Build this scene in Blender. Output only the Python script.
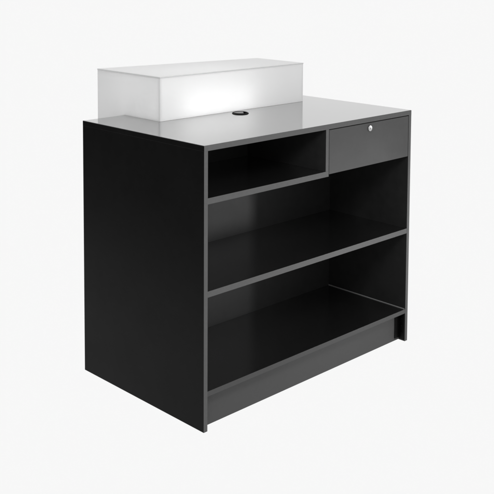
import bpy, bmesh, math, random
from mathutils import Matrix, Vector
for o in list(bpy.data.objects): bpy.data.objects.remove(o)
S = bpy.context.scene; C = S.collection

# ---------------- camera ----------------
cd = bpy.data.cameras.new('camera'); cam = bpy.data.objects.new('camera', cd); C.objects.link(cam); S.camera = cam
yaw, pit, rol = .7756, -.07874, .00545
fw = Vector((math.cos(pit)*math.sin(yaw), math.cos(pit)*math.cos(yaw), math.sin(pit)))
r = Vector((math.cos(yaw), -math.sin(yaw), 0)); u = r.cross(fw)
r2 = math.cos(rol)*r + math.sin(rol)*u; u2 = -math.sin(rol)*r + math.cos(rol)*u
m = Matrix((r2, u2, -fw)).transposed().to_4x4(); m.translation = Vector((-2.01813, -2.25742, 1.54803))
cam.matrix_world = m
cd.sensor_width = 36; cd.lens = 944.835/494*36
cd.shift_x = -.8875/494; cd.shift_y = -206.787/494
cd.clip_start = .05; cd.clip_end = 200

# ---------------- studio surround ----------------
W_ = bpy.data.worlds.new('World'); S.world = W_; W_.use_nodes = True
nt = W_.node_tree; N = nt.nodes; L = nt.links; N.clear()
out = N.new('ShaderNodeOutputWorld'); bg = N.new('ShaderNodeBackground'); L.new(bg.outputs[0], out.inputs[0])
tc = N.new('ShaderNodeTexCoord')
def math_node(N, L, op, a, b=None, clamp=False):
    n = N.new('ShaderNodeMath'); n.operation = op; n.use_clamp = clamp
    for i, v in enumerate((a, b)):
        if v is None: continue
        if hasattr(v, 'links'): L.new(v, n.inputs[i])
        else: n.inputs[i].default_value = v
    return n.outputs[0]
def dot_dir(d):
    n = N.new('ShaderNodeVectorMath'); n.operation = 'DOT_PRODUCT'; L.new(tc.outputs['Generated'], n.inputs[0])
    n.inputs[1].default_value = Vector(d).normalized(); return n.outputs['Value']
def ramp(v, a, b):   # smoothstep 0..1 between a and b
    n = N.new('ShaderNodeMapRange'); n.interpolation_type = 'SMOOTHSTEP'; L.new(v, n.inputs[0])
    n.inputs[1].default_value = a; n.inputs[2].default_value = b; return n.outputs[0]
WHITE = .93
# white surround dimmed toward the back left, added to darken the left side
dim_left = ramp(dot_dir((-.58, .75, -.22)), .84, .95)
down = ramp(dot_dir((0, 0, -1)), .80, .95)          # brightness added from below so the floor matches the background
val = math_node(N, L, 'MULTIPLY_ADD', dim_left, -.90)
val.node.inputs[2].default_value = WHITE
DOWN = 0.2652
val2 = math_node(N, L, 'MULTIPLY_ADD', down, DOWN); L.new(val, val2.node.inputs[2])
cmb = N.new('ShaderNodeCombineColor')
for i in range(3): L.new(val2, cmb.inputs[i])
L.new(cmb.outputs[0], bg.inputs[0]); bg.inputs[1].default_value = 1.0

S.view_settings.view_transform = 'Standard'; S.view_settings.look = 'None'
S.view_settings.exposure = 0; S.view_settings.gamma = 1
S.render.engine = 'CYCLES'

def area(name, loc, target, sx, sy, power, col=(1, 1, 1)):
    ld = bpy.data.lights.new(name, 'AREA'); ld.shape = 'RECTANGLE'; ld.size = sx; ld.size_y = sy; ld.energy = power; ld.color = col
    o = bpy.data.objects.new(name, ld); C.objects.link(o); o.location = loc
    o.rotation_euler = (Vector(target)-Vector(loc)).to_track_quat('-Z', 'Y').to_euler(); return o
area('softbox', (-.6, -1.25, 1.95), (.4, .1, .30), .5, .5, 24)

sb = area('strip_softbox', (3.7, -2.25, .35), (.25, .4, .40), .22, .6, .85); sb.data.spread = math.radians(16)   # gridded

# ---------------- materials ----------------
def principled(name, col, rough=.4, spec=.5, ior=1.5, metal=0, bump=0, var=0, scale=60, rvar=0, coat=0):
    mt = bpy.data.materials.new(name); mt.use_nodes = True; nt = mt.node_tree; b = nt.nodes['Principled BSDF']
    b.inputs['Base Color'].default_value = (*col, 1); b.inputs['Roughness'].default_value = rough
    b.inputs['Specular IOR Level'].default_value = spec; b.inputs['IOR'].default_value = ior; b.inputs['Metallic'].default_value = metal; b.inputs['Coat Weight'].default_value = coat; b.inputs['Coat Roughness'].default_value = rough
    t = nt.nodes.new('ShaderNodeTexCoord'); nz = nt.nodes.new('ShaderNodeTexNoise'); nz.inputs['Scale'].default_value = scale
    nz.inputs['Detail'].default_value = 6; nt.links.new(t.outputs['Object'], nz.inputs['Vector'])
    if var:
        mx = nt.nodes.new('ShaderNodeMix'); mx.data_type = 'RGBA'; nt.links.new(nz.outputs[0], mx.inputs['Factor'])
        mx.inputs[6].default_value = (*[c*(1-var) for c in col], 1); mx.inputs[7].default_value = (*[min(1, c*(1+var)) for c in col], 1)
        nt.links.new(mx.outputs[2], b.inputs['Base Color'])
    if rvar:
        n2 = nt.nodes.new('ShaderNodeTexNoise'); n2.inputs['Scale'].default_value = 7; n2.inputs['Detail'].default_value = 5
        nt.links.new(t.outputs['Object'], n2.inputs['Vector'])
        mr = nt.nodes.new('ShaderNodeMapRange'); nt.links.new(n2.outputs[0], mr.inputs[0]); mr.inputs[1].default_value = .3; mr.inputs[2].default_value = .7
        mr.inputs[3].default_value = rough-rvar; mr.inputs[4].default_value = rough+rvar; nt.links.new(mr.outputs[0], b.inputs['Roughness'])
    if bump:
        bp = nt.nodes.new('ShaderNodeBump'); bp.inputs['Strength'].default_value = bump; bp.inputs['Distance'].default_value = .001
        n3 = nt.nodes.new('ShaderNodeTexNoise'); n3.inputs['Scale'].default_value = 420; n3.inputs['Detail'].default_value = 3
        nt.links.new(t.outputs['Object'], n3.inputs['Vector'])
        nt.links.new(n3.outputs[0], bp.inputs['Height']); nt.links.new(bp.outputs[0], b.inputs['Normal'])
    return mt
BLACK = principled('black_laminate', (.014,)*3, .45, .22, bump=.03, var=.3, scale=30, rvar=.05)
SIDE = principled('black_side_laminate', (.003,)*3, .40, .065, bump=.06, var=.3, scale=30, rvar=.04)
SHELF = principled('black_shelf_laminate', (.009,)*3, .17, .8, ior=2.4, bump=.03, var=.2, scale=30, rvar=.03, coat=1)
EDGE = principled('charcoal_edge_banding', (.074,)*3, .55, .2, bump=.08, var=.10, scale=90, rvar=.05)
FRONT = principled('charcoal_front_laminate', (.051,)*3, .55, .2, bump=.08, var=.08, scale=80, rvar=.05)
TOP = principled('glossy_top_laminate', (.06,)*3, .10, .9, ior=2.3, coat=.9, bump=.02, var=.06, scale=40, rvar=.03)
STRIP = principled('grey_strip', (.22,)*3, .4, .5)
PLASTIC = principled('black_plastic', (.002,)*3, .5, .08)
CHROME = principled('brushed_steel', (.5,)*3, .25, metal=1, rvar=.05)
WHITEP = principled('white_paint', (.85,)*3, .5)
CAP = principled('grey_cap', (.10,)*3, .35, .4)

def acrylic(name, col, trans):
    mt = bpy.data.materials.new(name); mt.use_nodes = True; nt = mt.node_tree; N = nt.nodes; L = nt.links; N.clear()
    o = N.new('ShaderNodeOutputMaterial'); d = N.new('ShaderNodeBsdfDiffuse'); t = N.new('ShaderNodeBsdfTranslucent'); g = N.new('ShaderNodeBsdfGlossy')
    d.inputs[0].default_value = (*col, 1); t.inputs[0].default_value = (*col, 1); g.inputs['Roughness'].default_value = .35
    m1 = N.new('ShaderNodeMixShader'); m1.inputs[0].default_value = trans; L.new(d.outputs[0], m1.inputs[1]); L.new(t.outputs[0], m1.inputs[2])
    fr = N.new('ShaderNodeFresnel'); fr.inputs[0].default_value = 1.3
    m2 = N.new('ShaderNodeMixShader'); L.new(fr.outputs[0], m2.inputs[0]); L.new(m1.outputs[0], m2.inputs[1]); L.new(g.outputs[0], m2.inputs[2])
    L.new(m2.outputs[0], o.inputs[0]); return mt
FROST = acrylic('frosted_acrylic', (.97,)*3, .45)
FROST_END = acrylic('frosted_acrylic_end', (.975,)*3, .58)
FROST_TOP = acrylic('frosted_acrylic_lid', (.98,)*3, .46)
FROST_EDGE = acrylic('acrylic_cut_edge', (.70,)*3, .3)
def emit(name, s):
    mt = bpy.data.materials.new(name); mt.use_nodes = True; N = mt.node_tree.nodes; N.clear()
    o = N.new('ShaderNodeOutputMaterial'); e = N.new('ShaderNodeEmission'); e.inputs[1].default_value = s
    mt.node_tree.links.new(e.outputs[0], o.inputs[0]); return mt
LED = emit('led_strip_lit', 5.0)
# white floor made translucent so the light added beneath leaves no shadow
FLOOR_MAT = bpy.data.materials.new('shadowless_floor'); FLOOR_MAT.use_nodes = True
N2 = FLOOR_MAT.node_tree.nodes; N2.clear(); o2 = N2.new('ShaderNodeOutputMaterial'); t2 = N2.new('ShaderNodeBsdfTranslucent')
t2.inputs[0].default_value = (.985, .985, .985, 1); FLOOR_MAT.node_tree.links.new(t2.outputs[0], o2.inputs[0])

# ---------------- mesh helpers ----------------
def add_box(bm, a, b, bev=.0008, mi=0, seg=2):
    vs = [bm.verts.new((x, y, z)) for x in (a[0], b[0]) for y in (a[1], b[1]) for z in (a[2], b[2])]
    fs = [bm.faces.new([vs[i] for i in q]) for q in ((0,1,3,2),(4,6,7,5),(0,4,5,1),(2,3,7,6),(0,2,6,4),(1,5,7,3))]
    for f in fs: f.material_index = mi
    if bev:
        es = list({e for f in fs for e in f.edges})
        bmesh.ops.bevel(bm, geom=es, offset=bev, segments=seg, profile=.5, affect='EDGES')
    return fs
def add_cyl(bm, c, axis, rad, h, n=48, mi=0, bev=0):
    q = Vector((0, 0, 1)).rotation_difference(Vector(axis)).to_matrix().to_4x4()
    mt = Matrix.Translation(c) @ q
    g = bmesh.ops.create_cone(bm, cap_ends=True, segments=n, radius1=rad, radius2=rad, depth=h, matrix=mt)
    fs = {f for v in g['verts'] for f in v.link_faces}
    for f in fs: f.material_index = mi
    if bev:
        es = [e for e in {e for v in g['verts'] for e in v.link_edges} if any(len(f.verts) > 4 for f in e.link_faces)]
        bmesh.ops.bevel(bm, geom=es, offset=bev, segments=3, profile=.5, affect='EDGES')
def add_ring(bm, c, prof, n=64):   # lathe about z of a closed (r,z) profile
    rings = []
    for k in range(n):
        a = 2*math.pi*k/n
        rings.append([bm.verts.new((c[0]+p[0]*math.cos(a), c[1]+p[0]*math.sin(a), c[2]+p[1])) for p in prof])
    for k in range(n):
        A, B = rings[k], rings[(k+1) % n]
        for i in range(len(prof)):
            j = (i+1) % len(prof); bm.faces.new((A[i], B[i], B[j], A[j]))
def obj(name, bm, mats, parent=None, smooth=True):
    bmesh.ops.recalc_face_normals(bm, faces=bm.faces)
    me = bpy.data.meshes.new(name); bm.to_mesh(me); bm.free()
    for mm in (mats if isinstance(mats, (list, tuple)) else [mats]): me.materials.append(mm)
    if smooth:
        for p in me.polygons: p.use_smooth = True
        me.set_sharp_from_angle(angle=math.radians(35))
    o = bpy.data.objects.new(name, me); C.objects.link(o)
    if parent:
        o.parent = parent
        pl = Vector()
        q = parent
        while q: pl += q.location; q = q.parent
        me.transform(Matrix.Translation(-pl))
    return o
def box_obj(name, a, b, mats, parent, bev=.0005, front_mat=None):
    bm = bmesh.new(); add_box(bm, a, b, bev)
    if front_mat is not None:                     # edge banding on the front (-y) edge
        for f in bm.faces:
            if f.calc_center_median().y < a[1]+bev*1.01: f.material_index = 1
        mats = [mats, front_mat]
    return obj(name, bm, mats, parent, False)
def thing(name, label, cat, loc):
    o = bpy.data.objects.new(name, None); C.objects.link(o); o.location = loc; o['label'] = label; o['category'] = cat
    o.empty_display_size = .1; return o

# ---------------- setting ----------------
bm = bmesh.new(); vs = [bm.verts.new(p) for p in ((-1.0, -3.6, 0), (60, -3.6, 0), (60, 60, 0), (-1.0, 60, 0))]; bm.faces.new(vs)
fl = obj('floor', bm, FLOOR_MAT, None, False); fl['kind'] = 'structure'

# ---------------- the counter ----------------
W, D, H = 1.1313, .6838, .965
T, TT = .0165, .019; Di = .415
ZU, ZM, ZD, XD = .789, .4765, .1362, .6035
t = thing('retail_counter', 'black laminate cash counter with open shelves and a locking drawer', 'counter', (W/2, D/2, 0))
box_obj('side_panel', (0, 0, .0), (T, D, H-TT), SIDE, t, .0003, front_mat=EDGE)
box_obj('side_panel', (W-T, 0, .0), (W, D, H-TT), BLACK, t, .0003, front_mat=EDGE)
# top with a hole for the cable grommet: built from bars round a ring
gx, gy, gr = .5565, .4085, .031
bm = bmesh.new()
def top_plate(bm, n=64):
    z0, z1 = H-TT, H; bev = .0012
    def outer(z, ins):
        pts = []
        for k in range(n):
            a = 2*math.pi*(k+.5)/n; c, s = math.cos(a), math.sin(a)
            tx = ((W-ins-gx)/c if c > 0 else (ins-gx)/c); ty = ((D-ins-gy)/s if s > 0 else (ins-gy)/s)
            q = min(tx, ty); pts.append([gx+c*q, gy+s*q])
        for X, Y in ((ins, ins), (W-ins, ins), (W-ins, D-ins), (ins, D-ins)):
            i = min(range(n), key=lambda i: (pts[i][0]-X)**2+(pts[i][1]-Y)**2); pts[i] = [X, Y]
        return [bm.verts.new((x, y, z)) for x, y in pts]
    def inner(z): return [bm.verts.new((gx+gr*math.cos(2*math.pi*(k+.5)/n), gy+gr*math.sin(2*math.pi*(k+.5)/n), z)) for k in range(n)]
    rows = [inner(z0), inner(z1), outer(z1, bev), outer(z1-bev, 0), outer(z0+.0002, 0), outer(z0, .0002)]
    for i in range(6):
        A, B = rows[i], rows[(i+1) % 6]
        for k in range(n):
            f = bm.faces.new((A[k], A[(k+1) % n], B[(k+1) % n], B[k]))
            if i in (2, 3, 4): f.material_index = 1
            if i in (0, 5): f.material_index = 2
top_plate(bm); tp = obj('countertop', bm, [TOP, EDGE, SIDE], t, False)
# left edge of the top reads as black laminate like the side below it
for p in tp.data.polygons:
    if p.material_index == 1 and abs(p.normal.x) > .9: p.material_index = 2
box_obj('back_panel', (T, Di, .02), (W-T, Di+.012, H-TT), BLACK, t)
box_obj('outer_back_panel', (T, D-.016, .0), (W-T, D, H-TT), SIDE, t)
box_obj('shelf', (T, .0004, ZM-.0205), (W-T, Di, ZM), SHELF, t, front_mat=EDGE)
box_obj('shelf', (T, .0004, ZU-.0205), (XD+T, Di, ZU), SHELF, t, front_mat=EDGE)
box_obj('bottom_deck', (T, .0004, ZD-.0175), (W-T, Di, ZD), SHELF, t, front_mat=FRONT)
box_obj('divider', (XD, .0008, ZU), (XD+T, Di, H-TT), BLACK, t, front_mat=EDGE)
box_obj('junction_strip', (W-T-.003, .004, ZD), (W-T, Di, ZD+.0024), STRIP, t, .0004)  # thin grey strip where the deck meets the right panel
box_obj('kickboard', (T, .030, .002), (W-T, .046, ZD-.0175), FRONT, t)
# corner bracket with its screws, at the right end of the kickboard
bm = bmesh.new()
bp = [(W-T-.030, .0285), (W-T-.0015, .0285)]
add_box(bm, (W-T-.032, .0262, .012), (W-T, .0298, ZD-.0185), .0008)
add_box(bm, (W-T-.0035, .002, .006), (W-T-.0001, .0262, ZD-.0185), .0008)
br = obj('corner_bracket', bm, PLASTIC, t)
for z in (.035, .065, .095):
    bm = bmesh.new(); add_cyl(bm, (W-T-.0052, .0145, z), (1, 0, 0), .004, .003, 20, bev=.0006); obj('screw', bm, PLASTIC, br)
# cable grommet
bm = bmesh.new()
add_ring(bm, (gx, gy, H), [(.0265, -.012), (.0265, .0035), (.0275, .0045), (.031, .0036), (.0335, .0012), (.0335, .0002), (.0308, .0002), (.0308, -.012)])
g = obj('cable_grommet', bm, PLASTIC, t)
bm = bmesh.new()       # cap, cut away on one side for the cable
n = 40; a0, a1 = math.radians(62), math.radians(298)
top_, bot_ = [], []
for k in range(n+1):
    a = math.radians(-40)+a0+(a1-a0)*k/n
    for z, Lz in ((.0028, top_), (-.001, bot_)): Lz.append(bm.verts.new((gx+.0262*math.cos(a), gy+.0262*math.sin(a), H+z)))
bm.faces.new(top_); bm.faces.new(bot_[::-1])
for k in range(len(top_)): j = (k+1) % len(top_); bm.faces.new((top_[k], top_[j], bot_[j], bot_[k]))
obj('grommet_cap', bm, CAP, g, False)
# drawer
zb = .7768
df = box_obj('drawer_front', (XD+T+.0015, -.0005, zb), (W-T-.003, .0165, H-TT-.003), FRONT, t, .0012)
bm = bmesh.new(); x0, x1, y0, y1, z0, z1 = XD+T+.012, W-T-.012, .0165, .38, zb+.012, .92
for a, b in (((x0, y0, z0), (x0+.012, y1, z1)), ((x1-.012, y0, z0), (x1, y1, z1)), ((x0+.012, y1-.012, z0), (x1-.012, y1, z1)), ((x0+.012, y0, z0), (x1-.012, y1-.012, z0+.006))): add_box(bm, a, b, .0005)
obj('drawer_box', bm, BLACK, t)
lx, lz = .859, .9225
bm = bmesh.new(); add_cyl(bm, (lx, -.0025, lz), (0, -1, 0), .0115, .005, 48, bev=.0012)
lk = obj('drawer_lock', bm, CHROME, df)
bm = bmesh.new(); add_cyl(bm, (lx, -.0053, lz), (0, -1, 0), .0085, .0012, 40, bev=.0004)
obj('lock_core', bm, principled('satin_core', (.35,)*3, .3, metal=1), df)
bm = bmesh.new(); add_box(bm, (lx-.0008, -.0064, lz-.004), (lx+.0008, -.0056, lz+.004), .0001); add_cyl(bm, (lx, -.006, lz), (0, -1, 0), .0016, .0009, 16)
obj('keyhole', bm, PLASTIC, df)

# ---------------- frosted riser ----------------
rx0, rx1, ry0, ry1, rz1 = .1927, .9848, .4637, .8607, H+.1675
A = .006; LID = .004
rs = thing('display_riser', 'lit frosted white acrylic riser box standing across the back of the black countertop', 'riser box', ((rx0+rx1)/2, (ry0+ry1)/2, H))
zt = rz1-LID; zl = H+.0002; zh = H-.16
box_obj('front_panel', (rx0+.0012, ry0, zl), (rx1-.0012, ry0+A, zt), FROST, rs, .0006)
def prism(bm, pts, z0, z1):          # vertical prism over an xy outline
    lo = [bm.verts.new((x, y, z0)) for x, y in pts]; hi = [bm.verts.new((x, y, z1)) for x, y in pts]
    bm.faces.new(lo[::-1]); bm.faces.new(hi)
    for i in range(len(pts)): j = (i+1) % len(pts); bm.faces.new((lo[i], lo[j], hi[j], hi[i]))
ry1r = .745                          # the box is shallower at its right end
def end_panel(x, yb):
    pts = [(ry0+A, zl), (D+.004, zl), (D+.004, zh), (yb, zh), (yb, zt), (ry0+A, zt)]
    bm = bmesh.new(); Lf = [bm.verts.new((x, y, z)) for y, z in pts]; Rt = [bm.verts.new((x+A, y, z)) for y, z in pts]
    bm.faces.new(Lf); bm.faces.new(Rt[::-1])
    for i in range(6): j = (i+1) % 6; bm.faces.new((Lf[i], Lf[j], Rt[j], Rt[i]))
    return obj('end_panel', bm, FROST_END, rs, False)
end_panel(rx0+.0012, ry1-.001); end_panel(rx1-.0012-A, ry1r-.001)
bm = bmesh.new(); prism(bm, [(rx0+.0014+A, ry1-A), (rx1-.0014-A, ry1r-A), (rx1-.0014-A, ry1r-.0006), (rx0+.0014+A, ry1-.0006)], zh, zt)
obj('apron_panel', bm, FROST, rs, False)
box_obj('base_panel', (rx0+.002+A, ry0+A+.001, zl), (rx1-.002-A, D, zl+.004), FROST, rs, .0004)
bm = bmesh.new(); prism(bm, [(rx0, ry0-.0012), (rx1, ry0-.0012), (rx1, ry1r), (rx0, ry1)], zt, rz1)
bmesh.ops.recalc_face_normals(bm, faces=bm.faces)
for f in bm.faces:
    if abs(f.normal.z) < .5: f.material_index = 1
obj('top_panel', bm, [FROST_TOP, FROST_EDGE], rs, False)
sx0, sx1 = .30, .69
ls = box_obj('light_bar', (sx0, ry0+.070, H+.012), (sx1, ry0+.088, H+.080), LED, rs, .001)
box_obj('lamp_base', (sx0-.01, ry0+.065, H+.005), (sx1+.01, ry0+.095, H+.012), WHITEP, rs)
